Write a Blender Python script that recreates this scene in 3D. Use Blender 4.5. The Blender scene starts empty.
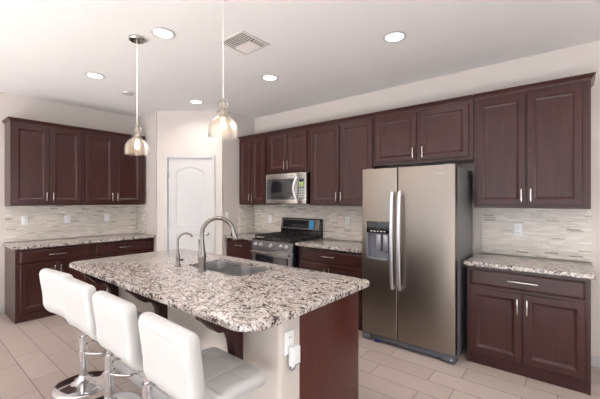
import bpy, bmesh, math, random
from math import sin, cos, pi, radians
from mathutils import Vector, Matrix
C = bpy.context.scene.collection
SC = bpy.context.scene

# ------------------------------------------------------------------ camera, world, light
cam = bpy.data.objects.new('camera', bpy.data.cameras.new('camera'))
C.objects.link(cam); SC.camera = cam
cam.data.sensor_width = 36; cam.data.lens = 332.67 / 600 * 36
cam.data.shift_y = 0.0008; cam.data.clip_start = 0.02
cam.location = (0, 0, 1.449); cam.rotation_euler = (radians(90), 0, radians(39.423))
SC.view_settings.view_transform = 'Standard'; SC.view_settings.look = 'None'
SC.view_settings.gamma = 1; SC.view_settings.use_curve_mapping = False
SC.view_settings.exposure = 0.46

W = bpy.data.worlds.new('sky'); SC.world = W; W.use_nodes = True
W.node_tree.nodes['Background'].inputs[0].default_value = (.86, .93, 1, 1)
W.node_tree.nodes['Background'].inputs[1].default_value = 1.6

def area(name, loc, rot, sx, sy, power, col=(1, 1, 1), shape='RECTANGLE', spread=180):
    l = bpy.data.lights.new(name, 'AREA'); l.shape = shape; l.size = sx; l.size_y = sy
    l.energy = power; l.color = col; l.spread = radians(spread)
    o = bpy.data.objects.new(name, l); C.objects.link(o); o.location = loc; o.rotation_euler = rot
    return o
# daylight entering by the windows behind and beside the photographer
area('daylight_patio', (-1.8, -3.44, 1.3), (radians(90), 0, pi), 6.6, 2.3, 36, (.93, .96, 1))
sun = bpy.data.objects.new('sun', bpy.data.lights.new('sun', 'SUN')); C.objects.link(sun)
sun.data.energy = 49; sun.data.angle = radians(1.5); sun.data.color = (.84, .93, 1)
sun.rotation_euler = (radians(48), 0, radians(8))      # added to bounce off the unseen floor and brighten the ceiling, through the patio window
area('daylight_side', (3.14, .9, 1.45), (radians(90), 0, radians(90)), 2.7, 1.7, 26, (.90, .95, 1))

# ------------------------------------------------------------------ materials
def lin(c):
    return tuple(((v / 255) / 12.92 if v / 255 <= .04045 else ((v / 255 + .055) / 1.055) ** 2.4) for v in c) + (1,)
class NT:
    def __init__(s, name):
        s.m = bpy.data.materials.new(name); s.m.use_nodes = True; s.t = s.m.node_tree
        s.b = s.t.nodes['Principled BSDF']; s.out = s.t.nodes['Material Output']
        s.co = None
    def n(s, typ, **kw):
        x = s.t.nodes.new(typ)
        for k, v in kw.items(): setattr(x, k, v)
        return x
    def l(s, a, b): s.t.links.new(a, b)
    def coord(s):
        if s.co is None: s.co = s.n('ShaderNodeTexCoord')
        return s.co.outputs['Object']
    def mapping(s, scale=(1, 1, 1), loc=(0, 0, 0), rot=(0, 0, 0)):
        m = s.n('ShaderNodeMapping'); m.inputs['Scale'].default_value = scale
        m.inputs['Location'].default_value = loc; m.inputs['Rotation'].default_value = rot
        s.l(s.coord(), m.inputs[0]); return m.outputs[0]
    def noise(s, vec, scale, detail=3, rough=.5):
        x = s.n('ShaderNodeTexNoise'); x.inputs['Scale'].default_value = scale
        x.inputs['Detail'].default_value = detail; x.inputs['Roughness'].default_value = rough
        s.l(vec, x.inputs['Vector']); return x.outputs['Fac']
    def ramp(s, fac, stops, interp='LINEAR'):
        r = s.n('ShaderNodeValToRGB'); e = r.color_ramp.elements; r.color_ramp.interpolation = interp
        while len(e) > 1: e.remove(e[-1])
        for i, (p, c) in enumerate(stops):
            x = e[0] if i == 0 else e.new(p)
            x.position = p; x.color = c if len(c) == 4 else lin(c)
        s.l(fac, r.inputs[0]); return r.outputs[0]
    def mix(s, fac, a, b, typ='MIX'):
        m = s.n('ShaderNodeMix', data_type='RGBA', blend_type=typ)
        for sock, v in ((m.inputs[0], fac), (m.inputs[6], a), (m.inputs[7], b)):
            if hasattr(v, 'is_output'): s.l(v, sock)
            else: sock.default_value = v
        return m.outputs[2]
    def math(s, op, a, b=None, c=None):
        m = s.n('ShaderNodeMath', operation=op)
        for i, v in enumerate((a, b, c)):
            if v is None: continue
            if hasattr(v, 'is_output'): s.l(v, m.inputs[i])
            else: m.inputs[i].default_value = v
        return m.outputs[0]
    def bump(s, h, strength=.2, dist=.002):
        b = s.n('ShaderNodeBump'); b.inputs['Strength'].default_value = strength
        b.inputs['Distance'].default_value = dist; s.l(h, b.inputs['Height'])
        s.l(b.outputs[0], s.b.inputs['Normal'])
    def set(s, col=None, rough=None, metal=None, coat=None, spec=None):
        for k, v in (('Base Color', col), ('Roughness', rough), ('Metallic', metal), ('Coat Weight', coat), ('Specular IOR Level', spec)):
            if v is None: continue
            if hasattr(v, 'is_output'): s.l(v, s.b.inputs[k])
            else: s.b.inputs[k].default_value = v
        return s

def paint(name, col, rough=.6, amt=.03, bump=.05):
    t = NT(name); v = t.noise(t.mapping((1, 1, 1)), 3, 4)
    c = lin(col); d = tuple(x * (1 - amt * 2) for x in c[:3]) + (1,)
    t.set(t.mix(v, d, c), rough); t.bump(t.noise(t.coord(), 260, 2), bump, .001); return t.m
def plain(name, col, rough=.5, metal=0, coat=0):
    t = NT(name); c = lin(col); v = t.noise(t.coord(), 30, 2)
    t.set(t.mix(v, tuple(x * .93 for x in c[:3]) + (1,), c), rough, metal, coat); return t.m
def emis(name, col, s):
    t = NT(name); t.set((0, 0, 0, 1), 1); t.b.inputs['Emission Color'].default_value = col
    t.b.inputs['Emission Strength'].default_value = s; return t.m

M = {}
M['wall'] = paint('wall_paint', (217, 208, 202), .75)
M['ceil'] = paint('ceiling_paint', (236, 234, 233), .85)
M['trim'] = paint('white_trim_paint', (207, 205, 204), .4, .01, .02)
M['islewall'] = paint('island_wall_paint', (214, 206, 198), .6)

def wood(name, c1, c2, rough=.3, sc=(14, 14, 1.2), coat=.12):
    t = NT(name); v = t.mapping(sc)
    g = t.noise(v, 3, 5, .6); big = t.noise(t.coord(), 2.2, 2)
    f = t.math('ADD', t.math('MULTIPLY', g, .75), t.math('MULTIPLY', big, .25))
    t.set(t.ramp(f, [(.3, c1), (.68, c2)]), rough, coat=coat)
    t.b.inputs['Coat Roughness'].default_value = .2
    t.b.inputs['Specular IOR Level'].default_value = .4
    t.bump(g, .06, .001); return t.m
M['wood'] = wood('dark_cherry_wood', (47, 21, 19), (68, 34, 31))
M['woodh'] = wood('dark_cherry_wood_across', (47, 21, 19), (68, 34, 31), sc=(1.2, 14, 14))
M['woodend'] = wood('cherry_veneer_panel', (66, 29, 25), (90, 45, 38), sc=(30, 30, 1.5), coat=.05)
M['kick'] = wood('kick_board_wood', (50, 23, 22), (66, 33, 31), .5, coat=0)

def granite(name):
    t = NT(name)
    w = t.n('ShaderNodeTexNoise'); w.inputs['Scale'].default_value = 14; t.l(t.coord(), w.inputs['Vector'])
    wv = t.n('ShaderNodeVectorMath', operation='MULTIPLY_ADD'); t.l(w.outputs['Color'], wv.inputs[0])
    wv.inputs[1].default_value = (.05, .05, .05); t.l(t.coord(), wv.inputs[2])
    st = t.n('ShaderNodeMapping'); st.inputs['Scale'].default_value = (1, 1.5, 1); st.inputs['Rotation'].default_value = (0, 0, .5); t.l(wv.outputs[0], st.inputs[0])
    P = st.outputs[0]
    base = t.ramp(t.noise(P, 30, 4, .6), [(.34, (166, 154, 147)), (.5, (198, 190, 184)), (.68, (220, 216, 212))])
    tan = t.ramp(t.noise(P, 44, 3, .6), [(.53, (0, 0, 0, 1)), (.62, (1, 1, 1, 1))])
    c = t.mix(tan, base, lin((176, 160, 150)))
    gr = t.ramp(t.noise(P, 62, 3, .55), [(.52, (0, 0, 0, 1)), (.61, (1, 1, 1, 1))])
    c = t.mix(gr, c, lin((122, 114, 112)))
    # dark crystal clusters
    v = t.n('ShaderNodeTexVoronoi'); v.inputs['Scale'].default_value = 68; t.l(P, v.inputs['Vector'])
    spot = t.ramp(v.outputs['Color'], [(.0, (1, 1, 1, 1)), (.38, (1, 1, 1, 1)), (.42, (0, 0, 0, 1))])
    clus = t.ramp(t.noise(P, 14, 3, .6), [(.44, (0, 0, 0, 1)), (.55, (1, 1, 1, 1))])
    dk = t.math('MULTIPLY', spot, clus)
    c = t.mix(dk, c, lin((68, 60, 59)))
    v2 = t.n('ShaderNodeTexVoronoi'); v2.inputs['Scale'].default_value = 130; t.l(P, v2.inputs['Vector'])
    sp2 = t.ramp(v2.outputs['Color'], [(.0, (1, 1, 1, 1)), (.13, (1, 1, 1, 1)), (.15, (0, 0, 0, 1))])
    c = t.mix(t.math('MULTIPLY', sp2, .8), c, lin((84, 60, 54)))
    t.set(c, .16, coat=.2); t.b.inputs['Coat Roughness'].default_value = .05
    return t.m
M['granite'] = granite('speckled_granite')

def mosaic(name):
    t = NT(name); s = t.n('ShaderNodeSeparateXYZ'); t.l(t.coord(), s.inputs[0])
    u = t.math('ADD', s.outputs[0], s.outputs[1]); z = s.outputs[2]
    H, L = .0125, .1
    zr = t.math('DIVIDE', z, H); row = t.math('FLOOR', zr)
    wn = t.n('ShaderNodeTexWhiteNoise', noise_dimensions='1D'); t.l(row, wn.inputs['W'])
    off = t.math('ADD', t.math('DIVIDE', u, L), t.math('MULTIPLY', wn.outputs[0], 7.3))
    cell = t.math('FLOOR', off)
    cb = t.n('ShaderNodeCombineXYZ'); t.l(cell, cb.inputs[0]); t.l(row, cb.inputs[1])
    w2 = t.n('ShaderNodeTexWhiteNoise', noise_dimensions='2D'); t.l(cb.outputs[0], w2.inputs['Vector'])
    col = t.ramp(w2.outputs[0], [(0, (222, 215, 204)), (.25, (215, 208, 197)), (.45, (228, 222, 213)), (.64, (208, 200, 190)),
        (.80, (224, 216, 205)), (.93, (186, 174, 163)), (.968, (158, 145, 136))], 'CONSTANT')
    fz = t.math('FRACT', zr); fu = t.math('FRACT', off)
    g = t.math('MAXIMUM', t.math('LESS_THAN', fz, .1), t.math('LESS_THAN', fu, .014))
    t.set(t.mix(g, col, lin((210, 202, 192))), t.math('ADD', t.math('MULTIPLY', w2.outputs[0], .25), .15), spec=.5)
    t.bump(t.math('SUBTRACT', 1, g), .35, .0012)
    return t.m
M['mosaic'] = mosaic('linear_mosaic_tile')

def floor_mat():
    t = NT('plank_tile_floor')
    vec = t.mapping(loc=(.704 + 50 * .614, -.69 + 100 * .2025, 0))
    b = t.n('ShaderNodeTexBrick', offset=.33, offset_frequency=2, squash=1)
    b.inputs['Scale'].default_value = 1; b.inputs['Mortar Size'].default_value = .0034
    b.inputs['Mortar Smooth'].default_value = .2; b.inputs['Brick Width'].default_value = .614
    b.inputs['Row Height'].default_value = .2025; b.inputs['Bias'].default_value = 0
    b.inputs['Color1'].default_value = lin((190, 177, 168)); b.inputs['Color2'].default_value = lin((175, 161, 152))
    b.inputs['Mortar'].default_value = lin((92, 80, 76)); t.l(vec, b.inputs['Vector'])
    st = t.noise(t.mapping((2.2, 9, 1)), 2.4, 6, .65)
    cl = t.noise(t.coord(), 5, 4, .6)
    c = t.mix(t.math('MULTIPLY', st, .28), b.outputs['Color'], lin((206, 192, 187)))
    c = t.mix(t.math('MULTIPLY', cl, .22), c, lin((138, 120, 114)))
    t.set(c, t.math('ADD', t.math('MULTIPLY', st, .18), .26))
    t.bump(t.math('SUBTRACT', 1, b.outputs['Fac']), .5, .002); return t.m
M['floor'] = floor_mat()

def steel(name, col, rough=.3, stretch=(2, 2, 200), var=.12):
    t = NT(name); n = t.noise(t.mapping(stretch), 2, 4); c = lin(col)
    t.set(t.mix(n, tuple(x * (1 - var) for x in c[:3]) + (1,), c), t.math('ADD', t.math('MULTIPLY', n, .04), rough - .02), 1)
    return t.m
M['steel'] = steel('brushed_stainless', (184, 180, 176), .27, (3, 60, 60), .02)
M['steelv'] = steel('brushed_stainless_upright', (149, 139, 130), .34, (20, 20, 1), .02)
def wave(m):
    # faint panel waviness of thin sheet metal
    t = NT.__new__(NT); t.m = m; t.t = m.node_tree; t.b = t.t.nodes['Principled BSDF']; t.co = None
    t.bump(t.noise(t.mapping((2.2, 2.2, .12)), 1.5, 0), .25, .01); return m
wave(M['steelv'])
M['slate'] = steel('slate_steel', (132, 131, 134), .3, (3, 60, 60), .02)
M['nickel'] = steel('brushed_nickel', (205, 200, 194), .25, (40, 40, 40))
M['faucet'] = steel('faucet_steel', (150, 143, 138), .22, (60, 60, 20))
M['handle'] = steel('pale_steel_handle', (232, 232, 236), .38, (40, 40, 5), .04)
M['sink'] = steel('sink_steel', (198, 198, 199), .33, (20, 20, 20), .03)
M['chrome'] = steel('polished_chrome', (225, 225, 228), .08, (5, 5, 5), .03)
M['grey'] = plain('dark_grey_side_metal', (126, 126, 128), .42, .15)
M['greyp'] = plain('grey_plastic', (122, 124, 132), .45)
M['grille'] = plain('slate_grey_plastic', (92, 96, 104), .5)
M['black'] = plain('black_enamel', (16, 16, 18), .22, 0, .4)
M['iron'] = plain('matte_cast_iron', (30, 29, 29), .55)
M['dglass'] = plain('dark_oven_glass', (34, 34, 38), .08, 0, .5)
M['mglass'] = plain('grey_microwave_glass', (50, 50, 52), .12, 0, .4)
M['white'] = plain('white_plastic', (246, 246, 245), .35)
M['cord'] = plain('clear_white_cord', (232, 226, 220), .5)
M['slot'] = plain('dark_slot', (70, 66, 62), .6)
M['blue'] = plain('blue_film', (60, 160, 215), .35)
M['dblue'] = plain('dark_blue_film', (35, 45, 130), .4)
M['green'] = plain('yellow_green_sticker', (165, 190, 105), .5)
M['paper'] = plain('paper_sticker', (222, 222, 210), .6)
M['silver'] = plain('silver_panel', (176, 176, 184), .35, .7)
M['rubber'] = plain('black_rubber', (22, 22, 22), .6)
M['vent'] = plain('vent_white', (214, 208, 204), .5)
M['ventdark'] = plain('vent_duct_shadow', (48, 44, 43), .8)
M['can'] = emis('lamp_disc', (1, .95, .9, 1), 6)
M['bulb'] = emis('warm_bulb', (1, .78, .55, 1), 2.6)
M['text'] = plain('silver_badge', (176, 168, 160), .3, .8)
M['floorwin'] = plain('window_frame_white', (235, 235, 235), .4)

def leather():
    t = NT('white_faux_leather'); t.set(t.mix(t.noise(t.coord(), 6, 3), lin((193, 192, 190)), lin((203, 202, 201))), .38, coat=.1)
    t.bump(t.noise(t.coord(), 320, 2), .08, .0006); return t.m
M['leather'] = leather()
def seeded(name, tint, g=.09):
    t = NT(name); nd = t.t
    for x in list(nd.nodes):
        if x.type == 'BSDF_PRINCIPLED': nd.nodes.remove(x)
    tr = t.n('ShaderNodeBsdfTransparent'); gl = t.n('ShaderNodeBsdfGlossy'); gl.inputs['Roughness'].default_value = .08
    df = t.n('ShaderNodeBsdfTranslucent'); df.inputs[0].default_value = (1, .93, .84, 1)
    fr = t.n('ShaderNodeLayerWeight'); fr.inputs['Blend'].default_value = .3
    tr.inputs[0].default_value = tint
    bp = t.n('ShaderNodeBump'); bp.inputs['Strength'].default_value = .6; bp.inputs['Distance'].default_value = .004
    v = t.n('ShaderNodeTexVoronoi'); v.inputs['Scale'].default_value = 90; t.l(t.coord(), v.inputs['Vector'])
    t.l(v.outputs['Distance'], bp.inputs['Height']); t.l(bp.outputs[0], gl.inputs['Normal']); t.l(bp.outputs[0], fr.inputs['Normal'])
    m1 = t.n('ShaderNodeMixShader'); m2 = t.n('ShaderNodeMixShader')
    m1.inputs[0].default_value = g; t.l(tr.outputs[0], m1.inputs[1]); t.l(df.outputs[0], m1.inputs[2])
    t.l(t.math('MULTIPLY', fr.outputs['Fresnel'], .9), m2.inputs[0])
    t.l(m1.outputs[0], m2.inputs[1]); t.l(gl.outputs[0], m2.inputs[2]); t.l(m2.outputs[0], t.out.inputs[0])
    return t.m
M['seeded'] = seeded('seeded_glass', (.95, .93, .90, 1))
def clearglass():
    t = NT('window_glass'); nd = t.t
    nd.nodes.remove(t.b); tr = t.n('ShaderNodeBsdfTransparent'); gl = t.n('ShaderNodeBsdfGlossy'); gl.inputs['Roughness'].default_value = .02
    m = t.n('ShaderNodeMixShader'); m.inputs[0].default_value = .05
    t.l(tr.outputs[0], m.inputs[1]); t.l(gl.outputs[0], m.inputs[2]); t.l(m.outputs[0], t.out.inputs[0]); return t.m
M['glass'] = clearglass()

# ------------------------------------------------------------------ mesh helpers
class MB:
    def __init__(s): s.bm = bmesh.new()
    def faces(s, vs, fs):
        V = [s.bm.verts.new(v) for v in vs]
        for f in fs:
            try: s.bm.faces.new([V[i] for i in f])
            except ValueError: pass
        return V
    def box(s, x0, x1, y0, y1, z0, z1, bev=0, seg=2):
        if x0 > x1: x0, x1 = x1, x0
        if y0 > y1: y0, y1 = y1, y0
        if z0 > z1: z0, z1 = z1, z0
        V = s.faces([(x, y, z) for x in (x0, x1) for y in (y0, y1) for z in (z0, z1)],
            [(0, 1, 3, 2), (4, 6, 7, 5), (0, 4, 5, 1), (2, 3, 7, 6), (0, 2, 6, 4), (1, 5, 7, 3)])
        if bev:
            ed = list({e for v in V for e in v.link_edges})
            bmesh.ops.bevel(s.bm, geom=ed, offset=bev, segments=seg, affect='EDGES', profile=.5)
        return s
    def loops(s, loops, cap0=True, cap1=True, closed=False):
        R = [[s.bm.verts.new(p) for p in L] for L in loops]; n = len(R[0])
        pairs = list(zip(R, R[1:])) + ([(R[-1], R[0])] if closed else [])
        for a, b in pairs:
            for i in range(n):
                j = (i + 1) % n
                try: s.bm.faces.new((a[i], a[j], b[j], b[i]))
                except ValueError: pass
        if not closed:
            if cap0: s.bm.faces.new(R[0][::-1])
            if cap1: s.bm.faces.new(R[-1])
        return s
    def lathe(s, prof, c=(0, 0, 0), seg=32, cap0=True, cap1=True, axis='z'):
        L = []
        for r, h in prof:
            ring = []
            for k in range(seg):
                a = 2 * pi * k / seg
                p = {'z': (r * cos(a), r * sin(a), h), 'y': (r * cos(a), h, r * sin(a)), 'x': (h, r * cos(a), r * sin(a))}[axis]
                ring.append((c[0] + p[0], c[1] + p[1], c[2] + p[2]))
            L.append(ring)
        return s.loops(L, cap0, cap1)
    def tube(s, pts, r, seg=12, closed=False, caps=True, flat=None):
        P = [Vector(p) for p in pts]; n = len(P); rr = r if isinstance(r, (list, tuple)) else [r] * n
        L = []; up = None
        for i in range(n):
            if closed: t = (P[(i + 1) % n] - P[i - 1])
            else: t = P[min(i + 1, n - 1)] - P[max(i - 1, 0)]
            t.normalize()
            if up is None:
                up = Vector((0, 0, 1)) if abs(t.z) < .9 else Vector((1, 0, 0))
            a = up - t * up.dot(t); a.normalize(); b = t.cross(a); up = a
            L.append([tuple(P[i] + (a * cos(2 * pi * k / seg) + b * sin(2 * pi * k / seg) * (flat or 1)) * rr[i]) for k in range(seg)])
        return s.loops(L, caps, caps, closed)
    def prism(s, prof, a0, a1, axis='x', bev=0):
        def pt(p, a): return {'x': (a, p[0], p[1]), 'y': (p[0], a, p[1]), 'z': (p[0], p[1], a)}[axis]
        V0 = len(s.bm.verts)
        s.loops([[pt(p, a0) for p in prof], [pt(p, a1) for p in prof]])
        return s
    def make(s, name, mat, parent=None, ang=35, loc=None):
        bm = s.bm; bmesh.ops.remove_doubles(bm, verts=bm.verts, dist=1e-6)
        bmesh.ops.recalc_face_normals(bm, faces=bm.faces)
        me = bpy.data.meshes.new(name); bm.to_mesh(me); bm.free()
        for p in me.polygons: p.use_smooth = True
        try: me.set_sharp_from_angle(angle=radians(ang))
        except Exception: pass
        me.materials.append(mat)
        o = bpy.data.objects.new(name, me); C.objects.link(o)
        if parent: o.parent = parent
        if loc: o.location = loc
        return o
def tag(o, label, cat, group=None):
    o['label'] = label; o['category'] = cat
    if group: o['group'] = group
    return o
def thing(name, label, cat, loc=(0, 0, 0), rz=0, group=None):
    o = bpy.data.objects.new(name, None); C.objects.link(o); o.empty_display_size = .1
    o.location = loc; o.rotation_euler = (0, 0, rz); return tag(o, label, cat, group)
def struct(o): o['kind'] = 'structure'; return o
def copy_tree(o, parent=None):
    c = o.copy(); C.objects.link(c)
    if parent: c.parent = parent
    for ch in list(o.children): copy_tree(ch, c)
    return c
def arc(cx, cy, r, a0, a1, n):
    return [(cx + r * cos(radians(a0 + (a1 - a0) * i / n)), cy + r * sin(radians(a0 + (a1 - a0) * i / n))) for i in range(n + 1)]
def rrect(x0, x1, y0, y1, r, n=6):
    if not isinstance(r, (list, tuple)): r = [r] * 4
    return (arc(x1 - r[0], y1 - r[0], r[0], 0, 90, n) + arc(x0 + r[1], y1 - r[1], r[1], 90, 180, n)
        + arc(x0 + r[2], y0 + r[2], r[2], 180, 270, n) + arc(x1 - r[3], y0 + r[3], r[3], 270, 360, n))

# ------------------------------------------------------------------ room
XL, YB, ZC = -5.628, 3.862, 2.826
XR, YF = 3.2, -3.5
UX, PX0, PY0, PX1, PY1 = -4.175, -4.96, 2.56, -4.175, 3.195   # pantry corner
struct(MB().box(XL - .15, XR + .15, YF - .15, YB + .15, -.12, 0).make('floor', M['floor']))
struct(MB().box(XL - .15, XR + .15, YF - .15, YB + .15, ZC, ZC + .12).make('ceiling', M['ceil']))
struct(MB().box(XL - .12, XR + .12, YB, YB + .12, 0, ZC).make('wall_back', M['wall']))
struct(MB().box(XL - .12, XL, YF - .12, YB, 0, ZC).make('wall_left', M['wall']))
def wall_opening(name, axis, a0, a1, p0, p1, o0, o1, oz0, oz1):
    m = MB()
    def b(u0, u1, z0, z1):
        if u1 - u0 > 1e-4 and z1 - z0 > 1e-4:
            m.box(u0, u1, p0, p1, z0, z1) if axis == 'x' else m.box(p0, p1, u0, u1, z0, z1)
    b(a0, o0, 0, ZC); b(o1, a1, 0, ZC); b(o0, o1, oz1, ZC); b(o0, o1, 0, oz0)
    return struct(m.make(name, M['wall']))
wall_opening('wall_front', 'x', XL, XR, YF - .12, YF, -5.2, 1.6, .06, 2.55)
wall_opening('wall_right', 'y', YF, YB, XR, XR + .12, -.5, 2.3, .55, 2.35)
# windows behind and beside the camera
def window(name, axis, u0, u1, p, z0, z1, nm):
    m = MB(); w = .05
    def b(a, c, d, e):
        m.box(a, c, p - .03, p + .03, d, e) if axis == 'x' else m.box(p - .03, p + .03, a, c, d, e)
    b(u0, u0 + w, z0, z1); b(u1 - w, u1, z0, z1); b(u0 + w, u1 - w, z0, z0 + w); b(u0 + w, u1 - w, z1 - w, z1)
    for k in range(1, nm):
        c = u0 + (u1 - u0) * k / nm; b(c - w / 2, c + w / 2, z0 + w, z1 - w)
    o = struct(m.make(name, M['floorwin']))
    g = MB()
    if axis == 'x': g.box(u0 + w, u1 - w, p - .004, p + .004, z0 + w, z1 - w)
    else: g.box(p - .004, p + .004, u0 + w, u1 - w, z0 + w, z1 - w)
    g.make('pane', M['glass'], o); return o
window('window_1', 'x', -5.2, 1.6, YF - .06, .06, 2.55, 4)  # unseen; made wide and tall so more sunlight bounces off the floor
window('window_2', 'y', -.5, 2.3, XR + .06, .55, 2.35, 3)

# corner pantry: two returns and a diagonal wall with the door
struct(MB().box(XL + .001, PX0 - .03, PY0, PY0 + .1, 0, ZC - .001).make('wall_pantry_left', M['wall']))
struct(MB().box(UX - .1, UX, PY1 + .03, YB - .001, 0, ZC - .001).make('wall_pantry_right', M['wall']))
dv = Vector((PX1 - PX0, PY1 - PY0, 0)); DL = dv.length; dang = math.atan2(dv.y, dv.x); du = dv.normalized()
Mt = Matrix.Translation((PX0, PY0, 0)) @ Matrix.Rotation(dang, 4, 'Z')
def place(o): o.matrix_world = Mt; return o
# door slab px 168.6..211.4 -> distances along the diagonal
def along(px):
    r = (px - 300) / 332.67; a = radians(39.423)
    D = Vector((-sin(a) + r * cos(a), cos(a) + r * sin(a)))
    # solve P0 + t*du = s*D
    det = du.x * (-D.y) + D.x * du.y
    return ((-PX0) * (-D.y) - (-D.x) * (-PY0)) / det
s0, s1 = along(168.2), along(211.6)
c0, c1 = along(164.2), along(215.2)
ZD = 2.085
m = MB()
m.box(0, s0 - .012, 0, .1, 0, ZC - .001); m.box(s1 + .012, DL, 0, .1, 0, ZC - .001); m.box(s0 - .012, s1 + .012, 0, .1, ZD + .015, ZC - .001)
struct(place(m.make('wall_pantry_door', M['wall'])))
m = MB()
for a, b, z0, z1 in ((c0, s0 - .008, 0, ZD + .055), (s1 + .008, c1, 0, ZD + .055), (s0 - .008, s1 + .008, ZD + .01, ZD + .055)):
    m.box(a, b, -.018, -.001, z0, z1, .004)
m.box(s0 - .012, s0 - .002, 0, .1, 0, ZD + .012); m.box(s1 + .002, s1 + .012, 0, .1, 0, ZD + .012)
m.box(s0 - .002, s1 + .002, 0, .1, ZD + .003, ZD + .014)
struct(place(m.make('trim_1', M['trim'])))
def door():
    m = MB(); bm = m.bm; DW = s1 - s0
    def rect(i): return [(s0 + .12 + i, .2 + i), (s1 - .12 - i, .2 + i), (s1 - .12 - i, .92 - i), (s0 + .12 + i, .92 - i)]
    def arch(i):
        x0, x1 = s0 + .12 + i, s1 - .12 - i; pts = [(x0, 1.06 + i), (x1, 1.06 + i)]
        n = 12
        for k in range(n + 1):
            t = k / n; x = x1 + (x0 - x1) * t
            pts.append((x, 1.88 - i + .075 * (1 - (2 * t - 1) ** 2)))
        return pts
    Y = .012
    out = [(s0, .008), (s1, .008), (s1, ZD), (s0, ZD)]
    holes = [rect(0), arch(0)]; edges = []
    for L in [out] + holes:
        V = [bm.verts.new((x, Y, z)) for x, z in L]
        for i in range(len(V)): edges.append(bm.edges.new((V[i], V[(i + 1) % len(V)])))
    bmesh.ops.triangle_fill(bm, edges=edges, use_beauty=True)
    for f in (rect, arch):
        prof = [(0, 0), (.008, .009), (.022, .009), (.05, .003)]
        m.loops([[(x, Y + d, z) for x, z in f(i)] for i, d in prof], False, True)
    m.loops([[(x, Y, z) for x, z in out], [(x, Y + .036, z) for x, z in out]], False, True)
    return m.make('door_1', M['trim'], ang=25)
d1 = struct(place(door()))
for z in (.25, 1.05, 1.83):
    MB().box(s0 - .014, s0 + .014, -.008 + .012, .011, z - .045, z + .045).make('hinge', M['nickel'], d1)
MB().lathe([(.026, .012), (.026, .004), (.01, .0), (.009, -.03), (.02, -.038), (.028, -.052), (.024, -.066), (.008, -.072)], (s1 - .06, 0, .93), 20, axis='y').make('knob', M['nickel'], d1)
# baseboards
struct(MB().box(XL, XL + .014, YF, .86, 0, .09, .004).make('baseboard_left', M['trim']))
struct(MB().box(.115, XR, YB - .014, YB, 0, .09, .004).make('baseboard_back', M['trim']))
struct(MB().box(XR - .014, XR, YF, YB - .02, 0, .09, .004).make('baseboard_right', M['trim']))

# ------------------------------------------------------------------ cabinet parts
def ringpanel(m, x0, x1, z0, z1, yf, th, frame=.055):
    # routed frame-and-panel front, facing -y; yf = front plane
    prof = [(0, th), (0, .003), (.003, 0), (frame - .004, 0), (frame, .003), (frame + .018, .0115), (frame + .022, .0115)]
    m.loops([[(x0 + i, yf + d, z0 + i), (x1 - i, yf + d, z0 + i), (x1 - i, yf + d, z1 - i), (x0 + i, yf + d, z1 - i)] for i, d in prof])
def slabpanel(m, x0, x1, z0, z1, yf, th):
    prof = [(0, th), (0, .006), (.008, .002), (.011, 0), (.02, 0)]
    m.loops([[(x0 + i, yf + d, z0 + i), (x1 - i, yf + d, z0 + i), (x1 - i, yf + d, z1 - i), (x0 + i, yf + d, z1 - i)] for i, d in prof])
def pull(x, z, yf, L, vert, parent):
    m = MB(); h = L / 2
    if vert:
        m.box(x - .006, x + .006, yf - .034, yf - .024, z - h, z + h, .0025)
        for s in (-1, 1): m.box(x - .005, x + .005, yf - .026, yf, z + s * (h - .018) - .005, z + s * (h - .018) + .005)
    else:
        m.box(x - h, x + h, yf - .034, yf - .024, z - .006, z + .006, .0025)
        for s in (-1, 1): m.box(x + s * (h - .018) - .005, x + s * (h - .018) + .005, yf - .026, yf, z - .005, z + .005)
    return m.make('handle', M['nickel'], parent)
FB, DB = -.592, -.611     # base: frame face, door face
FU, DU = -.336, -.355
def base_cabinet(label, x, y, W, doors, drawers, rz=0, top=.866, hl=.2, openfront=None, side=False):
    t = thing('base_cabinet', label, 'cabinet', (x, y, 0), rz)
    m = MB(); g = .002
    m.box(g, W - g, FB, -g, .095, top); m.box(g + .02, W - g - .02, FB + .018, -.02, 0, .095)
    m.box(g, g + .02, FB, -g, 0, .095); m.box(W - g - .02, W - g, FB, -g, 0, .095)
    m.make('body', M['wood'], t)
    MB().box(g + .022, W - g - .022, FB + .004, FB + .017, .002, .092).make('kick_board', M['kick'], t)
    for (a, b, z0, z1, h) in drawers:
        mm = MB(); slabpanel(mm, a, b, z0, z1, DB, .018); d = mm.make('drawer', M['woodh'], t)
        if h: pull((a + b) / 2, (z0 + z1) / 2 + .005, DB, h, False, d)
    for (a, b, z0, z1, hs) in doors:
        mm = MB(); ringpanel(mm, a, b, z0, z1, DB, .018); d = mm.make('door', M['wood'], t)
        if hs: pull(b - .028 if hs > 0 else a + .028, z1 - .1, DB, .125, True, d)
    return t
ZUB, ZUT = 1.376, 2.412
def upper_cabinet(label, x, y, W, z0, doors, rz=0, el=0, er=0, hz=None):
    t = thing('wall_cabinet', label, 'cabinet', (x, y, z0), rz); g = .002; T = ZUT - z0
    MB().box(g, W - g, FU, -g, 0, T).make('body', M['wood'], t)
    for a, b, hs in doors:
        mm = MB(); ringpanel(mm, a, b, .03, T - .03, DU, .018); d = mm.make('door', M['wood'], t)
        pull(b - .028 if hs > 0 else a + .028, .03 + (hz or .085), DU, .115, True, d)
    # crown moulding
    m = MB(); P = [(FU - .004, .001, .003), (FU - .008, .010, .006), (FU - .014, .022, .012), (FU - .028, .033, .024), (FU - .031, .036, .027), (FU - .031, .044, .027)]
    L = []
    for yy, zz, ee in P:
        a = -ee if el else g; b = W + ee if er else W - g
        L.append([(a, -g, T + zz), (a, yy, T + zz), (b, yy, T + zz), (b, -g, T + zz)])
    m.loops(L); m.make('crown_moulding', M['woodh'], t)
    return t

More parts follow.
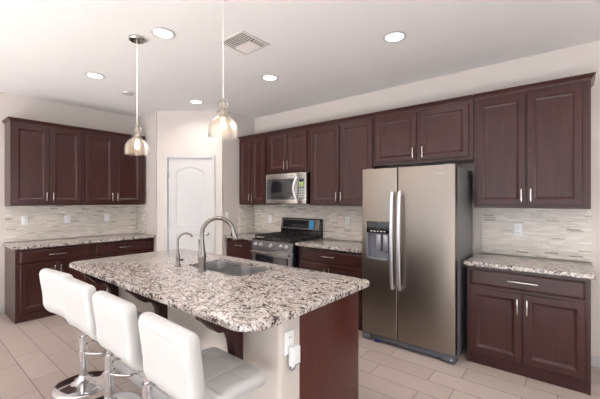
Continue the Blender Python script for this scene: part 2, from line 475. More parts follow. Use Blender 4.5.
# right-hand wall run
upper_cabinet('narrow dark two-door wall cabinet at the far left, beside the pantry, left of the microwave', -4.164, YB, .626, ZUB, [(.03, .303, 1), (.312, .6, -1)])
upper_cabinet('short dark wall cabinet directly above the microwave', -3.536, YB, .806, 1.83, [(.055, .405, 1), (.415, .765, -1)], hz=.08)
upper_cabinet('tall dark two-door wall cabinet between microwave and refrigerator', -2.728, YB, .941, ZUB, [(.04, .47, 1), (.485, .925, -1)])
upper_cabinet('short wide dark wall cabinet directly above the refrigerator', -1.785, YB, 1.045, 1.84, [(.025, .495, 1), (.54, 1.005, -1)], hz=.08)
upper_cabinet('large dark two-door wall cabinet at the right, over the counter beside the refrigerator', -.738, YB, .848, ZUB, [(.03, .413, 1), (.425, .795, -1)], er=1)
# left wall run
LY0 = .886
upper_cabinet('dark two-door cabinet on left wall, nearer the left frame edge', XL, LY0, .79, ZUB, [(.022, .385, 1), (.4, .75, -1)], rz=pi / 2, el=1)
upper_cabinet('dark two-door cabinet on left wall, nearer the pantry door', XL, LY0 + .792, .855, ZUB, [(.018, .385, 1), (.4, .79, -1)], rz=pi / 2)
DZ, DDZ = (.703, .838), (.112, .678)
base_cabinet('dark base cabinet under left wall counter, farther from the pantry, with side panel showing', XL, LY0, .812, [(.045, .405, *DDZ, 1), (.413, .775, *DDZ, -1)], [(.045, .775, *DZ, .19)], rz=pi / 2)
base_cabinet('dark base cabinet under left wall counter, next to the pantry', XL, LY0 + .814, .85, [(.035, .415, *DDZ, 1), (.423, .8, *DDZ, -1)], [(.035, .8, *DZ, .19)], rz=pi / 2)
base_cabinet('narrow dark drawer cabinet between pantry wall and gas range', -4.164, YB, .664, [], [(.035, .63, *DZ, .16), (.035, .63, .50, .68, 0), (.035, .63, .305, .48, 0), (.035, .63, .112, .285, 0)])
base_cabinet('dark base cabinet between the gas range and refrigerator', -2.722, YB, .985, [(.05, .475, *DDZ, 1), (.483, .935, *DDZ, -1)], [(.05, .935, *DZ, .18)])
base_cabinet('dark two-door base cabinet right of the refrigerator, under its own counter', -.742, YB, .844, [(.03, .414, *DDZ, 1), (.424, .815, *DDZ, -1)], [(.03, .815, *DZ, .21)])

# ------------------------------------------------------------------ worktops
def worktop(name, label, x0, x1, y0, y1, zt=.907, th=.038, r=(.01,) * 4, hole=None, ee=.008):
    m = MB(); bm = m.bm; n = 8
    def ring(i, z): return [(x, y, z) for x, y in rrect(x0 + i, x1 - i, y0 + i, y1 - i, [max(q - i, .001) for q in r], n)]
    prof = [(ee, zt), (ee * .4, zt - ee * .15), (ee * .05, zt - ee * .6), (0, zt - ee), (0, zt - th + ee), (ee * .05, zt - th + ee * .6), (ee, zt - th)]
    R = [ring(i, z) for i, z in prof]
    m.loops(R, not hole, not hole)
    if hole:
        hl = rrect(*hole, .07, 8)
        m.loops([[(x, y, zt) for x, y in hl], [(x, y, zt - th) for x, y in hl]], False, False)
        bmesh.ops.remove_doubles(bm, verts=bm.verts, dist=1e-6)
        for z in (zt, zt - th):
            ed = [e for e in bm.edges if len(e.link_faces) == 1 and all(abs(v.co.z - z) < 1e-5 for v in e.verts)]
            bmesh.ops.triangle_fill(bm, edges=ed, use_beauty=True)
    return tag(m.make(name, M['granite']), label, 'countertop')
worktop('granite_worktop', 'speckled granite counter along the left wall', XL + .001, XL + .65, .862, PY0 - .002)
worktop('granite_worktop', 'small granite counter piece between pantry and range', UX + .002, -3.498, YB - .65, YB - .001)
worktop('granite_worktop', 'granite counter between the range and refrigerator', -2.726, -1.735, YB - .65, YB - .001)
worktop('granite_worktop', 'granite counter to the right of the refrigerator', -.757, .125, YB - .65, YB - .001)
SX0, SX1, SY0, SY1 = -2.47, -1.79, 1.515, 1.895
IX0, IX1, IY0, IY1 = -3.37, -1.035, .93, 2.03
worktop('island_worktop', 'large rounded granite island top with undermount sink cutout', IX0, IX1, IY0, IY1, zt=.914, th=.04, r=(.07, .07, .1, .13), hole=(SX0, SX1, SY0, SY1), ee=.013)

# ------------------------------------------------------------------ backsplashes
def splash(label, boxes):
    m = MB()
    for b in boxes: m.box(*b)
    return tag(m.make('tile_backsplash', M['mosaic']), label, 'backsplash')
splash('beige linear mosaic backsplash above the left wall counter', [(XL + .0005, XL + .01, .89, PY0 - .001, .909, ZUB - .001), (XL + .01, XL + .34, PY0 - .011, PY0 - .0005, .909, ZUB - .001)])
splash('long beige linear mosaic backsplash behind the range, under the microwave', [(UX + .001, -1.70, YB - .01, YB - .0005, .909, ZUB - .001), (UX + .0005, UX + .01, YB - .34, YB - .01, .909, ZUB - .001)])
splash('beige linear mosaic backsplash right of the refrigerator', [(-.735, .122, YB - .01, YB - .0005, .909, ZUB - .001)])

# ------------------------------------------------------------------ outlets and switches
def outlet(label, loc, rz, kind='outlet', name='wall_outlet', w=.072, h=.116):
    t = thing(name, label, 'outlet' if kind == 'outlet' else 'switch', loc, rz, None)
    MB().box(-w / 2, w / 2, -.007, -.0005, -h / 2, h / 2, .003).make('cover_plate', M['white'], t)
    if kind == 'outlet':
        for s in (-1, 1):
            r = MB().box(-.016, .016, -.0095, -.006, s * .025 - .014, s * .025 + .014, .001).make('socket', M['white'], t)
            q = MB(); q.box(-.008, -.005, -.0105, -.009, s * .025 - .004, s * .025 + .006); q.box(.005, .008, -.0105, -.009, s * .025 - .004, s * .025 + .006)
            q.make('slots', M['slot'], r)
    else:
        MB().box(-.016, .016, -.012, -.006, -.032, .032, .003).make('rocker', M['white'], t)
    return t
outlet('white duplex outlet on mosaic left of the range', (-3.792, YB - .01, 1.145), 0)
outlet('white duplex outlet on mosaic between range and refrigerator', (-2.339, YB - .01, 1.165), 0)
outlet('white duplex outlet on mosaic right of the refrigerator', (-.418, YB - .01, 1.156), 0)
outlet('white outlet over left counter, leftmost of its three plates', (XL + .01, 1.089, 1.18), pi / 2)
outlet('white rocker switch over left counter, middle of its three plates', (XL + .01, 1.568, 1.175), pi / 2, 'switch', 'light_switch', w=.08)
outlet('white outlet over left counter, nearest the pantry corner', (XL + .01, 2.092, 1.176), pi / 2)
outlet('white switch plate on painted wall beside the pantry door', (UX, 3.29, 1.2), pi / 2, 'switch', 'light_switch')

# ------------------------------------------------------------------ refrigerator
def fridge():
    X0, X1, XM, YD, ZT = -1.709, -.796, -1.324, 3.101, 1.765
    t = thing('refrigerator', 'stainless side-by-side refrigerator with ice and water dispenser', 'refrigerator', ((X0 + X1) / 2, 3.45, 0))
    ox, oy = (X0 + X1) / 2, 3.45
    x0, x1, xm, yd = X0 - ox, X1 - ox, XM - ox, YD - oy
    MB().box(x0 + .006, x1 - .006, yd + .075, 3.775 - oy, .03, ZT - .02, .004).make('cabinet_body', M['grey'], t)
    def dr(a, b, hole=None):
        m = MB(); r = .012; z0, z1 = .082, ZT
        prof = [(a, yd + .07), (a, yd + r)] + [(p[0], p[1]) for p in arc(a + r, yd + r, r, 180, 270, 5)] + [(p[0], p[1]) for p in arc(b - r, yd + r, r, 270, 360, 5)] + [(b, yd + .07)]
        if not hole: m.prism(prof, z0, z1, 'z')
        else:
            h0, h1, hz0, hz1 = hole
            m.prism(prof, z0, hz0, 'z'); m.prism(prof, hz1, z1, 'z')
            lp = [p for p in prof if p[0] < (a + b) / 2]; rp = [p for p in prof if p[0] > (a + b) / 2]
            m.prism([lp[0]] + lp[1:] + [(h0, yd), (h0, yd + .07)], hz0, hz1, 'z')
            m.prism([(h1, yd + .07), (h1, yd)] + rp, hz0, hz1, 'z')
        return m.make('door', M['steelv'], t, ang=50)
    h = (-1.655 - ox, -1.398 - ox, .848, 1.232)
    fd = dr(x0, xm - .003, h); rd = dr(xm + .003, x1)
    a, b, z0, z1 = h
    # dispenser
    d = MB(); d.box(a, b, yd - .004, yd + .05, 1.115, z1, .003).make('control_panel', M['black'], fd)
    q = MB()
    for k in range(5): q.box(a + .045 + k * .036, a + .066 + k * .036, yd - .0055, yd - .003, 1.128, 1.138)
    q.make('button_row', M['paper'], fd)
    q = MB(); q.box(a, b, yd + .05, yd + .068, z0, 1.115); q.box(a, a + .014, yd - .002, yd + .05, z0, 1.115); q.box(b - .014, b, yd - .002, yd + .05, z0, 1.115)
    q.box(a + .014, b - .014, yd - .008, yd + .05, z0, z0 + .022); q.make('dispenser_recess', M['greyp'], fd)
    for c in (a + .125, a + .2):
        MB().box(c - .024, c + .024, yd + .012, yd + .024, .93, 1.1, .004).make('paddle', M['silver'], fd)
    # handles
    for c, pdoor in ((xm - .037, fd), (xm + .037, rd)):
        m = MB(); L = []
        n = 20
        for k in range(n + 1):
            s = k / n; z = .578 + (1.53 - .578) * s; bow = .03 + .035 * (1 - (2 * s - 1) ** 2) ** .6
            if k in (0, n): bow = .03
            y = yd - bow
            L.append([(c + px, y + py, z) for px, py in rrect(-.015, .015, -.011, .011, .007, 3)])
        m.loops(L)
        for z in (.60, 1.508): m.box(c - .011, c + .011, yd - .04, yd, z - .016, z + .016, .003)
        m.make('handle', M['handle'], pdoor)
    # grille with feet
    m = MB(); m.box(x0 + .09, x1 - .13, yd + .02, yd + .06, .022, .072, .003); m.box(x0 + .004, x0 + .09, yd + .002, yd + .09, .012, .076, .008); m.box(x1 - .13, x1 - .004, yd + .002, yd + .09, .008, .076, .008)
    m.make('base_grille', M['grille'], t)
    for c in (x0 + .06, x1 - .06): MB().lathe([(.018, 0), (.018, .014)], (c, yd + .05, 0), 14).make('foot', M['rubber'], t)
    for c in (x0 + .06, x1 - .06): MB().lathe([(.018, 0), (.018, .032)], (c, .25, 0), 14).make('foot', M['rubber'], t)
    MB().lathe([(.007, -.003), (.007, .003)], (x1 - .035, yd, .04), 12, axis='y').make('screw', M['paper'], t)
    MB().box(x0 + .13, x0 + .19, yd + .012, yd + .02, .006, .024).make('protective_film', M['dblue'], t)
    for c in (x0 + .07, x1 - .07): MB().box(c - .035, c + .035, yd + .02, yd + .14, ZT - .0195, ZT + .008, .004).make('hinge_cover', M['grey'], t)
    # maker's badge
    cu = bpy.data.curves.new('badge', 'FONT'); cu.body = 'Whirlpool'; cu.size = .019; cu.extrude = .0006; cu.align_x = 'CENTER'
    tmp = bpy.data.objects.new('badge', cu); C.objects.link(tmp); bpy.context.view_layer.update()
    me = bpy.data.meshes.new_from_object(tmp.evaluated_get(bpy.context.evaluated_depsgraph_get()))
    bpy.data.objects.remove(tmp); me.materials.clear(); me.materials.append(M['text'])
    o = bpy.data.objects.new('badge', me); C.objects.link(o); o.parent = rd; o.location = (-.93 - ox, yd - .0009, 1.685); o.rotation_euler = (pi / 2, 0, 0)
fridge()

# ------------------------------------------------------------------ gas range
def stove():
    W_ = .758; t = thing('gas_range', 'stainless freestanding gas range with black grates and backguard', 'stove', (-3.112, YB - .33, 0))
    x0, x1 = -W_ / 2, W_ / 2; yf, yb = -.34, .31
    MB().box(x0 + .004, x1 - .004, yf + .03, yb, .03, .895).make('body', M['black'], t)
    for sx in (-1, 1):
        for sy in (yf + .07, yb - .06): MB().lathe([(.02, 0), (.02, .03)], (sx * (x1 - .06), sy, 0), 12).make('foot', M['rubber'], t)
    # cooktop with rim
    m = MB(); m.box(x0, x1, yf - .005, yb, .895, .917, .006); m.box(x0 + .02, x1 - .02, yf + .03, yb - .06, .917, .922, .002); m.make('cooktop', M['black'], t)
    for bx in (-.25, 0, .25):
        for by in ((-.16, .12) if bx else (-.02,)):
            b = MB().lathe([(.052, .922), (.05, .934), (.034, .936), (.034, .944), (.03, .947)], (bx, by, 0), 20).make('burner', M['iron'], t)
    for gx in (-.245, 0, .245):
        m = MB(); a, b = gx - .118, gx + .118; y0, y1 = yf + .045, yb - .075
        for xx in (a, b): m.box(xx - .006, xx + .006, y0, y1, .945, .963)
        for yy in (y0, y1, (y0 + y1) / 2): m.box(a, b, yy - .006, yy + .006, .945, .963)
        for yy in (y0 + .13, y1 - .13): m.box(a, b, yy - .005, yy + .005, .951, .966)
        m.box(gx - .005, gx + .005, y0, y1, .951, .966)
        for xx in (a, b):
            for yy in (y0 + .006, y1 - .006): m.box(xx - .007, xx + .007, yy - .007, yy + .007, .92, .95)
        m.make('grate', M['iron'], t)
    # control panel, slanted
    pr = [(yf + .03, .79), (yf - .018, .79), (yf - .004, .893), (yf + .03, .893)]
    cp = MB().prism(pr, x0 + .002, x1 - .002, 'x').make('control_panel', M['slate'], t)
    for kx in (-.29, -.19, 0, .18, .275):
        k = MB().lathe([(.026, 0), (.026, .006), (.02, .01), (.018, .034), (.014, .038)], (0, 0, 0), 20, axis='z').make('knob', M['handle'], cp)
        k.location = (kx, yf - .011, .842); k.rotation_euler = (radians(98), 0, 0)
    # oven door
    od = MB().box(x0 + .004, x1 - .004, yf - .012, yf + .03, .24, .782, .006).make('oven_door', M['slate'], t)
    MB().box(x0 + .075, x1 - .075, yf - .0145, yf - .011, .33, .70, .001).make('oven_window', M['dglass'], od)
    m = MB(); m.tube([(x0 + .03, yf - .055, .745), (x1 - .03, yf - .055, .745)], .014, 12)
    for s in (-1, 1): m.box(s * (x1 - .07) - .012, s * (x1 - .07) + .012, yf - .055, yf - .01, .735, .755, .003)
    m.make('oven_handle', M['steel'], od)
    MB().box(x0 + .004, x1 - .004, yf - .01, yf + .03, .045, .23, .006).make('storage_drawer', M['steel'], t)
    # backguard
    g = MB().prism([(yb - .075, .917), (yb - .055, 1.0), (yb - .067, 1.015), (yb - .04, 1.165), (yb - .03, 1.178), (yb, 1.178), (yb, .917)], x0 + .002, x1 - .002, 'x').make('backguard', M['black'], t)
    def sl(z): return (yb - .067) + (z - 1.015) / .15 * .027
    MB().prism([(sl(1.022) - .003, 1.022), (sl(1.163) - .003, 1.163), (sl(1.163) + .01, 1.163), (sl(1.022) + .01, 1.022)], x0 + .004, x1 - .03, 'x').make('trim_panel', M['slate'], g)
    MB().prism([(sl(1.04) - .006, 1.04), (sl(1.152) - .006, 1.152), (sl(1.152), 1.152), (sl(1.04), 1.04)], x0 + .04, x1 - .105, 'x').make('display_glass', M['dglass'], g)
    MB().prism([(sl(1.12) - .007, 1.12), (sl(1.145) - .007, 1.145), (sl(1.145) - .004, 1.145), (sl(1.12) - .004, 1.12)], -.06, .02, 'x').make('clock_display', M['black'], g)
    q = MB()
    for i in range(8):
        for z in (1.06, 1.08):
            c = -.15 + i * .035
            q.prism([(sl(z) - .007, z), (sl(z + .005) - .007, z + .005), (sl(z + .005) - .004, z + .005), (sl(z) - .004, z)], c, c + .02, 'x')
    q.make('button_marks', M['greyp'], g)
    MB().prism([(sl(1.035) - .008, 1.035), (sl(1.15) - .008, 1.15), (sl(1.15) - .005, 1.15), (sl(1.035) - .005, 1.035)], .17, .255, 'x').make('blue_sticker', M['blue'], g)
stove()

# ------------------------------------------------------------------ microwave
def microwave():
    t = thing('microwave', 'stainless over-the-range microwave with curved handle', 'microwave', (-3.12, YB, 1.395))
    x0, x1 = -.379, .379; yf = -.40; H = .425
    MB().box(x0, x1, yf + .03, -.012, 0, H).make('body', M['black'], t)
    fr = MB().box(x0, x1 - .15, yf, yf + .029, .004, H - .002, .004).make('door', M['steel'], t)
    MB().box(x0 + .03, x1 - .2, yf - .003, yf + .002, .06, H - .075, .002).make('window', M['mglass'], fr)
    MB().box(x0 + .06, x1 - .225, yf - .0045, yf - .002, .085, H - .1, .001).make('inner_window', M['dglass'], fr)
    m = MB(); pts = []
    for k in range(17):
        s = k / 16; pts.append((x1 - .172 - .03 * (1 - (2 * s - 1) ** 2) + .015, yf - .012 - .035 * sin(pi * s), .05 + .32 * s))
    m.tube(pts, .012, 10, flat=.8); m.make('handle', M['handle'], fr)
    cp = MB().box(x1 - .148, x1, yf, yf + .029, .004, H - .002, .004).make('control_panel', M['steel'], t)
    MB().box(x1 - .125, x1 - .03, yf - .003, yf + .001, .075, H - .075, .001).make('keypad', M['greyp'], cp)
    MB().box(x1 - .115, x1 - .04, yf - .0045, yf - .002, H - .13, H - .09, .001).make('display', M['black'], cp)
    MB().box(x1 - .12, x1 - .045, yf - .0055, yf - .003, .235, .30, .0005).make('green_sticker', M['green'], cp)
    q = MB()
    for i in range(3):
        for j in range(4): q.box(x1 - .115 + i * .028, x1 - .097 + i * .028, yf - .0045, yf - .002, .09 + j * .032, .108 + j * .032)
    q.make('keys', M['paper'], cp)
    q = MB()
    for i in range(14): q.box(x0 + .06 + i * .045, x0 + .09 + i * .045, yf + .06, yf + .2, -.004, .001)
    q.make('vent_filter', M['greyp'], t)
microwave()

# ------------------------------------------------------------------ island
def island():
    ox, oy = -2.2, 1.6
    t = thing('kitchen_island', 'long kitchen island base with painted half wall and dark cherry end panel', 'kitchen island', (ox, oy, 0))
    X0, X1 = -3.27, -1.123; W0, W1, B1 = 1.21, 1.362, 1.985; Z = .872
    # painted half wall with bullnosed outer corners
    m = MB(); pr_ = rrect(X0 - ox, X1 - ox, W0 - oy, W1 - oy, (.001, .001, .022, .022), 5)
    m.prism([(x, y) for x, y in pr_], 0, Z, 'z'); m.make('half_wall', M['islewall'], t)
    m = MB(); a, b = X0 - ox + .002, X1 - ox - .018; y0, y1 = W1 - oy + .002, B1 - oy - .02
    m.box(a, a + .018, y0, y1, 0, Z); m.box(b - .018, b, y0, y1, 0, Z); m.box(a, b, y1 - .018, y1, .095, Z); m.box(a, b, y0, y1, .095, .113); m.box(a, b, y1 - .06, y1 - .045, 0, .095)
    m.make('cabinet_body', M['wood'], t)
    MB().box(b + .001, b + .02, W1 - oy + .001, B1 - oy, 0, Z, .001).make('end_panel', M['woodend'], t)
    # fronts facing the range
    n = 5; w = (b - a) / n
    for k in range(n):
        p0, p1 = a + w * k + .012, a + w * (k + 1) - .012
        mm = MB(); slabpanel(mm, p0, p1, .70, .845, 0, .018); d = mm.make('drawer', M['woodh'], t); d.rotation_euler = (0, 0, pi)
        d.location = (p0 + p1, y1 + .018, 0); 
        pull((p0 + p1) / 2, .775, 0, .15, False, d)
        mm = MB(); ringpanel(mm, p0, p1, .112, .678, 0, .018); d = mm.make('door', M['wood'], t); d.rotation_euler = (0, 0, pi)
        d.location = (p0 + p1, y1 + .018, 0)
        pull(p1 - .03 if k % 2 else p0 + .03, .58, 0, .12, True, d)
    # corbels under the seating overhang
    for cx in (-3.03, -2.225, -1.43):
        prof = [(1.21, .872), (1.21, .49), (1.198, .478), (1.168, .478), (1.157, .49), (1.156, .62), (1.152, .655), (1.146, .69), (1.138, .712), (1.127, .732),
            (1.112, .75), (1.098, .76), (1.082, .766), (1.066, .766), (1.050, .769), (1.036, .778), (1.020, .793), (1.004, .810), (.985, .83), (.968, .843), (.956, .85), (.95, .872)]
        MB().prism([(y - oy - .0005, z) for y, z in prof], cx - ox - .032, cx - ox + .032, 'x').make('corbel', M['kick'], t)
    MB().box(X0 - ox + .03, X1 - ox - .03, W0 - oy - .012, W0 - oy - .0005, 0, .085, .003).make('skirting', M['trim'], t)
island()
# outlet and plugged-in device on the end of the half wall
outlet('white outlet on the island end wall, partly behind a plugged-in device', (-1.123, 1.275, .725), pi / 2)
t = thing('plug_adapter', 'white plug-in device hanging from the island outlet', 'adapter', (-1.112, 1.288, .662), pi / 2)
MB().box(-.03, .03, -.034, -.0005, -.052, .045, .007).make('case', M['white'], t)
MB().box(-.02, .022, -.036, -.033, -.045, -.04, .0005).make('seam', M['greyp'], t)
MB().tube([(-.022, -.01, -.045), (-.03, -.012, -.062), (-.018, -.012, -.074), (.012, -.012, -.072), (.026, -.012, -.055)], .003, 8).make('cable', M['greyp'], t)

# sink
def sink():
    t = thing('kitchen_sink', 'stainless undermount double bowl sink set in the island', 'sink', ((SX0 + SX1) / 2, (SY0 + SY1) / 2, .69))
    cx, cy = (SX0 + SX1) / 2, (SY0 + SY1) / 2; zt = .872 - .69
    div = -.035
    for a, b, dp in ((SX0 - cx, div - .012, .0), (div + .012, SX1 - cx, .02)):
        m = MB(); y0, y1 = SY0 - cy, SY1 - cy
        P = [(.0015, zt + .008), (.0015, zt + .024), (.005, zt + .024), (.007, zt - .02), (.010, dp + .06), (.015, dp + .025), (.05, dp + .006), (.15, dp)]
        m.loops([[(x, y, z) for x, y in rrect(a + i, b - i, y0 + i, y1 - i, max(.07 - i * .3, .02), 8)] for i, z in P], False, True)
        o = m.make('bowl', M['sink'], t, ang=60)
        MB().lathe([(.045, dp + .001), (.043, dp + .004), (.03, dp + .002), (.008, dp + .001)], ((a + b) / 2, (y0 + y1) / 2, 0), 20).make('drain', M['chrome'], o)
sink()

# faucets
def faucet():
    X, Y = -2.14, 1.452
    t = thing('kitchen_faucet', 'tall brushed steel gooseneck pull-down faucet standing beside the island sink', 'faucet', (X, Y, .914))
    MB().lathe([(.031, 0), (.031, .006), (.026, .01), (.024, .06), (.03, .1), (.0305, .125), (.026, .15), (.0185, .2), (.0165, .235)], (0, 0, 0), 24).make('body', M['faucet'], t)
    d = Vector((.52, .854, 0)); R_ = .115; pts = [(0, 0, .225), (0, 0, .26)]
    zc = .283
    for k in range(0, 21):
        a = radians(180 - 168 * k / 20); c = R_ + R_ * cos(a)
        pts.append((d.x * c, d.y * c, zc + R_ * sin(a)))
    MB().tube(pts, .0155, 16).make('neck', M['faucet'], t)
    e = Vector(pts[-1]); tn = (Vector(pts[-1]) - Vector(pts[-2])).normalized()
    p = [e - tn * .005, e + tn * .02, e + tn * .06, e + tn * .078]
    h = MB().tube([tuple(q) for q in p], [.0155, .0165, .0215, .0205], 16).make('spray_head', M['faucet'], t)
    MB().box(-.005, .005, -.004, .004, -.02, .02, .002).make('spray_button', M['rubber'], h).location = tuple(e + tn * .035 - d * .0 + Vector((-.854 * -.0, 0, 0)) + Vector((-d.x, -d.y, 0)) * .02)
    # lever on the left side
    s = Vector((-.854, -.0, 0)).normalized()
    MB().tube([(0, 0, .135), (s.x * .03, .012, .137), (s.x * .044, .012, .138)], .013, 12).make('lever_hub', M['faucet'], t)
    MB().tube([(s.x * .04, .012, .135), (s.x * .05, .012, .18), (s.x * .052, .01, .235)], [.009, .007, .006], 10).make('lever', M['faucet'], t)
faucet()
def small_faucet():
    t = thing('filter_faucet', 'small slim drinking water faucet left of the tall one', 'faucet', (-2.46, 1.445, .914))
    MB().lathe([(.027, 0), (.027, .005), (.022, .012), (.015, .03), (.014, .05), (.0175, .07), (.016, .09), (.009, .105), (.008, .12)], (0, 0, 0), 20).make('body', M['faucet'], t)
    d = Vector((.6, .8, 0)); R_ = .06; pts = [(0, 0, .11), (0, 0, .19)]
    for k in range(17):
        a = radians(180 - 150 * k / 16); c = R_ + R_ * cos(a); pts.append((d.x * c, d.y * c, .205 + R_ * sin(a)))
    MB().tube(pts, .0072, 12).make('spout', M['faucet'], t)
    MB().tube([(.012, .012, .052), (.034, .028, .055)], [.009, .008], 10).make('valve_knob', M['iron'], t)
small_faucet()

# ------------------------------------------------------------------ bar stools
def ss(a, b, x):
    t = min(max((x - a) / (b - a), 0), 1); return t * t * (3 - 2 * t)
def path_pt(s):
    # side profile (y, z) of the one-piece shell's mid line; s in metres from the top of the back
    hb = .25; r = .085; la = pi / 2 * r
    zt = .926
    if s < hb:
        y = -.176 - .012 * cos(pi * s / hb) * 1.0
        return y + .0, zt - s
    if s < hb + la:
        a = (s - hb) / r; return -.164 + r - r * cos(a), zt - hb - r * sin(a)
    q = s - hb - la; return -.164 + r + q, zt - hb - r + 0 * q + .012 * sin(pi * min(q / .34, 1))
TOT = .25 + pi / 2 * .085 + .295
def stool_shell(s0, s1, cap0, cap1, quilt):
    m = MB(); n = int((s1 - s0) / .006); L = []; Wd = .226; th = .034
    for i in range(n + 1):
        s = s0 + (s1 - s0) * i / n
        p = Vector(path_pt(s)); q = Vector(path_pt(s + .001)) - Vector(path_pt(s - .001)); q.normalize()
        nrm = Vector((-q.y, q.x))   # towards the sitter
        e = min(s, TOT - s); rc = .055
        k = 1.0; tk = 1.0
        if e < rc: k = 1 - (1 - math.sqrt(max(1 - (1 - e / rc) ** 2, 0))) * .2
        if e < .028: tk = math.sqrt(max(1 - (1 - e / .028) ** 2, .0)) * .95 + .05
        ring = []; T2 = th * tk; W2 = Wd * k; rc2 = min(.03, T2 * .95); NX = 60
        sec = [(-W2 + rc2 + (2 * W2 - 2 * rc2) * j / NX, T2) for j in range(NX + 1)]
        sec += [(W2 - rc2 + rc2 * sin(radians(g_)), T2 - rc2 + rc2 * cos(radians(g_))) for g_ in (22, 45, 67, 90)]
        sec += [(W2 - rc2 + rc2 * cos(radians(g_)), -T2 + rc2 - rc2 * sin(radians(g_))) for g_ in (0, 22, 45, 67)]
        sec += [(W2 - rc2 - (2 * W2 - 2 * rc2) * j / NX, -T2) for j in range(NX + 1)]
        sec += [(-W2 + rc2 - rc2 * sin(radians(g_)), -T2 + rc2 - rc2 * cos(radians(g_))) for g_ in (22, 45, 67, 90)]
        sec += [(-W2 + rc2 - rc2 * cos(radians(g_)), T2 - rc2 + rc2 * sin(radians(g_))) for g_ in (0, 22, 45, 67)]
        for x, tt in sec:
            v = tt / T2
            if v > .98 and e > .02:
                fx = (x / (Wd * .98) + 1) * 1.5; gx = abs(fx - round(fx)) if 0 < round(fx) < 3 else 1
                fs = (TOT - s - .0) / .13; gs = abs(fs - round(fs)) if round(fs) > 0 else 1
                dd = min(gx * .14, gs * .13)
                tt -= .007 * (1 - ss(0, .009, dd)) - .002 * ss(.01, .06, dd)
            if v < -.98:     # seam band round the outer face
                bd = min(Wd - abs(x), e)
                tt -= .005 * (ss(.028, .033, bd) - ss(.036, .05, bd) * .7)
            ring.append((x, p.x + nrm.x * tt, p.y + nrm.y * tt))
        L.append(ring)
    m.loops(L, cap0, cap1); return m
def make_stool():
    t = thing('bar_stool', '', 'bar stool', group='white bar stools along the island')
    sp = .25 + .03
    stool_shell(0, sp, True, False, True).make('backrest', M['leather'], t, ang=60)
    stool_shell(sp, TOT, False, True, True).make('seat', M['leather'], t, ang=60)
    MB().lathe([(.2, 0), (.205, .004), (.203, .010), (.19, .016), (.15, .024), (.1, .032), (.06, .042), (.038, .06), (.033, .075)], (0, 0, 0), 48).make('base', M['chrome'], t, ang=50)
    MB().lathe([(.029, .06), (.029, .36), (.031, .362), (.031, .38), (.018, .382), (.018, .53)], (0, 0, 0), 24).make('column', M['chrome'], t)
    MB().box(-.09, .09, -.09, .09, .53, .552, .006).make('mount_plate', M['rubber'], t)
    m = MB(); m.lathe([(.036, .235), (.036, .275)], (0, 0, 0), 20)
    p = [(-.03, .0, .255), (-.10, .03, .255), (-.155, .075, .255), (-.165, .13, .255), (-.13, .175, .255), (-.06, .195, .255), (0, .2, .255)]
    p = p + [(-x, y, z) for x, y, z in p[:-1][::-1]]
    # smooth with subdivision
    for _ in range(2):
        q = [p[0]]
        for a, b in zip(p, p[1:]):
            q += [tuple(a[i] * .75 + b[i] * .25 for i in range(3)), tuple(a[i] * .25 + b[i] * .75 for i in range(3))]
        q.append(p[-1]); p = q
    m.tube(p, .0095, 10); m.make('footrest', M['chrome'], t)
    MB().tube([(.015, 0, .515), (.1, 0, .50), (.2, -.01, .49), (.225, -.012, .485)], .0055, 8).make('height_lever', M['chrome'], t)
    return t
st0 = make_stool()
spots = [(-2.97, .938, 6, 'white tufted bar stool with chrome base, farthest one down the island'),
    (-2.48, .938, 1, 'white tufted bar stool, second from the far end of the island'),
    (-1.93, .938, 0, 'white tufted bar stool beside the nearest one, third from the far end'),
    (-1.352, .93, -1.5, 'white tufted bar stool nearest the camera, its quilted seat in view')]
for i, (x, y, a, lb) in enumerate(spots):
    o = st0 if i == 0 else copy_tree(st0)
    o.location = (x, y, 0); o.rotation_euler = (0, 0, radians(a)); o['label'] = lb

# ------------------------------------------------------------------ pendants
def bez(pts, n=6):
    out = []
    for i in range(len(pts) - 1):
        p0 = pts[max(i - 1, 0)]; p1 = pts[i]; p2 = pts[i + 1]; p3 = pts[min(i + 2, len(pts) - 1)]
        for k in range(n):
            t_ = k / n
            out.append(tuple(.5 * (2 * p1[j] + (p2[j] - p0[j]) * t_ + (2 * p0[j] - 5 * p1[j] + 4 * p2[j] - p3[j]) * t_ ** 2 + (3 * p1[j] - p0[j] - 3 * p2[j] + p3[j]) * t_ ** 3) for j in range(2)))
    out.append(pts[-1]); return out
def pendant():
    t = thing('pendant_lamp', '', 'pendant light', group='seeded glass pendants over the island')
    H = ZC - 1.835
    c = MB().lathe([(.066, H - .001), (.067, H - .018), (.062, H - .026), (.012, H - .028)], (0, 0, 0), 32).make('canopy', M['nickel'], t)
    MB().tube([(0, 0, .245), (0, 0, H - .027)], .0036, 10).make('cord', M['cord'], t)
    MB().lathe([(.006, .25), (.013, .243), (.013, .235), (.012, .2), (.017, .19), (.017, .13), (.013, .125)], (0, 0, 0), 20).make('socket', M['nickel'], t)
    prof = bez([(.016, .275), (.034, .265), (.043, .242), (.038, .216), (.024, .202), (.034, .194), (.044, .182), (.038, .169), (.034, .16), (.052, .145), (.078, .118), (.095, .082), (.101, .045), (.103, .0)])
    prof = [(r * .95, z * .87) for r, z in prof]
    MB().lathe(prof, (0, 0, 0), 48, False, False).make('glass_shade', M['seeded'], t, ang=80)
    MB().lathe(bez([(.010, .125), (.012, .11), (.017, .09), (.021, .07), (.017, .052), (.006, .044)], 4), (0, 0, 0), 20).make('bulb', M['bulb'], t, ang=80)
    return t
p0 = pendant(); p0.location = (-2.867, 1.305, 1.838); p0['label'] = 'seeded glass pendant with visible ceiling canopy, over the far end of the island'
p1 = copy_tree(p0); p1.location = (-1.783, 1.372, 1.868); p1['label'] = 'seeded glass pendant nearer the camera, left of the refrigerator'
for ch in p1.children:
    if ch.name.startswith('canopy'): ch.location.z = -.03
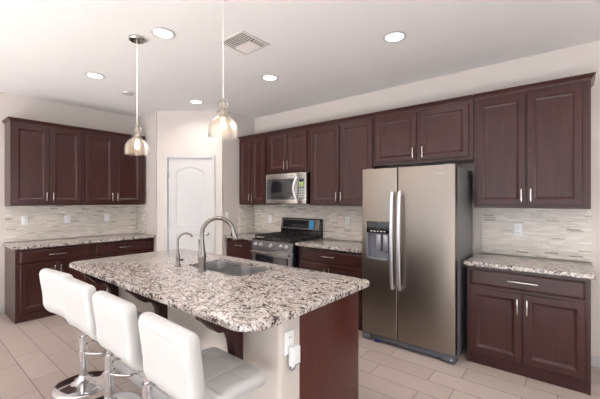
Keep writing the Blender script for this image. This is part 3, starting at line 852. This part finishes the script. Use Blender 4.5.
for p in (p0, p1):
    l = bpy.data.lights.new('pendant_glow', 'POINT'); l.energy = 1.0; l.color = (1, .78, .55); l.shadow_soft_size = .03
    o = bpy.data.objects.new('pendant_glow', l); C.objects.link(o); o.parent = p; o.location = (0, 0, .02)

# ------------------------------------------------------------------ ceiling fittings
def can_light():
    t = thing('recessed_light', '', 'ceiling light', group='round recessed ceiling lights')
    MB().lathe([(.074, 0), (.096, -.001), (.098, -.005), (.092, -.009), (.076, -.010), (.073, -.006)], (0, 0, 0), 36, False, False).make('trim_ring', M['trim'], t, ang=60)
    MB().lathe([(.0735, -.003), (.073, -.005), (.05, -.007)], (0, 0, 0), 36).make('lens', M['can'], t)
    return t
cans = [(-2.61, 1.40, 'round recessed ceiling light, largest, just right of the far pendant canopy'), (-4.08, 1.40, 'round recessed ceiling light at far left, over the left counter'),
    (-2.635, 2.67, 'round recessed ceiling light in front of the microwave cabinets'), (-1.165, 2.67, 'round recessed ceiling light at the right, above the refrigerator'),
    (-4.08, 2.67, 'round recessed ceiling light closest to the pantry door')]
c0_ = can_light()
for i, (x, y, lb) in enumerate(cans):
    o = c0_ if i == 0 else copy_tree(c0_); o.location = (x, y, ZC - .0005); o['label'] = lb
for x, y, _ in cans + [(-1.165, 1.40, ''), (.3, 2.67, ''), (.3, 1.4, '')]:
    area('downlight', (x, y, ZC - .02), (0, 0, 0), .14, .14, 4, (1, .93, .88), 'DISK', 150)

t = thing('ceiling_vent', 'square white louvered air vent in the ceiling', 'vent', (-2.232, 1.945, ZC))
m = MB(); w = .16
for a, b, c, d in ((-w, w, -w, -w + .025), (-w, w, w - .025, w), (-w, -w + .025, -w + .025, w - .025), (w - .025, w, -w + .025, w - .025)): m.box(a, b, c, d, -.008, -.0005, .002)
m.make('frame', M['vent'], t)
MB().box(-w + .025, w - .025, -w + .025, w - .025, -.0015, -.0008).make('duct_shade', M['ventdark'], t)  # flat dark sheet; the shade inside the duct is put into its colour
def bank(u0, u1, v0, v1, axis, tilt, n):
    m = MB(); p = (v1 - v0) / n; h = p * .34 if tilt == 0 else p * .62
    for k in range(n):
        c = v0 + p * (k + .5)
        if tilt == 0: pr_ = [(c - h * .6, -.006), (c + h * .6, -.006), (c + h * .6, -.003), (c - h * .6, -.003)]
        else: pr_ = [(c - h, -.002 if tilt > 0 else -.013), (c + h, -.013 if tilt > 0 else -.002), (c + h, -.0115 if tilt > 0 else -.0005), (c - h, -.0005 if tilt > 0 else -.0115)]
        m.prism(pr_, u0, u1, axis)
    return m.make('louver_bank', M['vent'], t)
bank(-w + .03, w - .03, -w + .03, .0, 'x', 0, 6)
bank(.08, w - .027, .005, w - .03, 'x', 0, 6)
bank(-w + .03, .075, .005, w - .03, 'x', 1, 6)
t = thing('smoke_detector', 'small round smoke detector on ceiling left of the far pendant cord', 'smoke detector', (-4.389, 1.884, ZC))
MB().lathe([(.06, -.0005), (.062, -.018), (.055, -.03), (.03, -.036)], (0, 0, 0), 28).make('housing', M['vent'], t)
MB().lathe([(.056, -.0305), (.05, -.033), (.045, -.0335)], (0, 0, 0), 28).make('sensor_ring', M['greyp'], t)
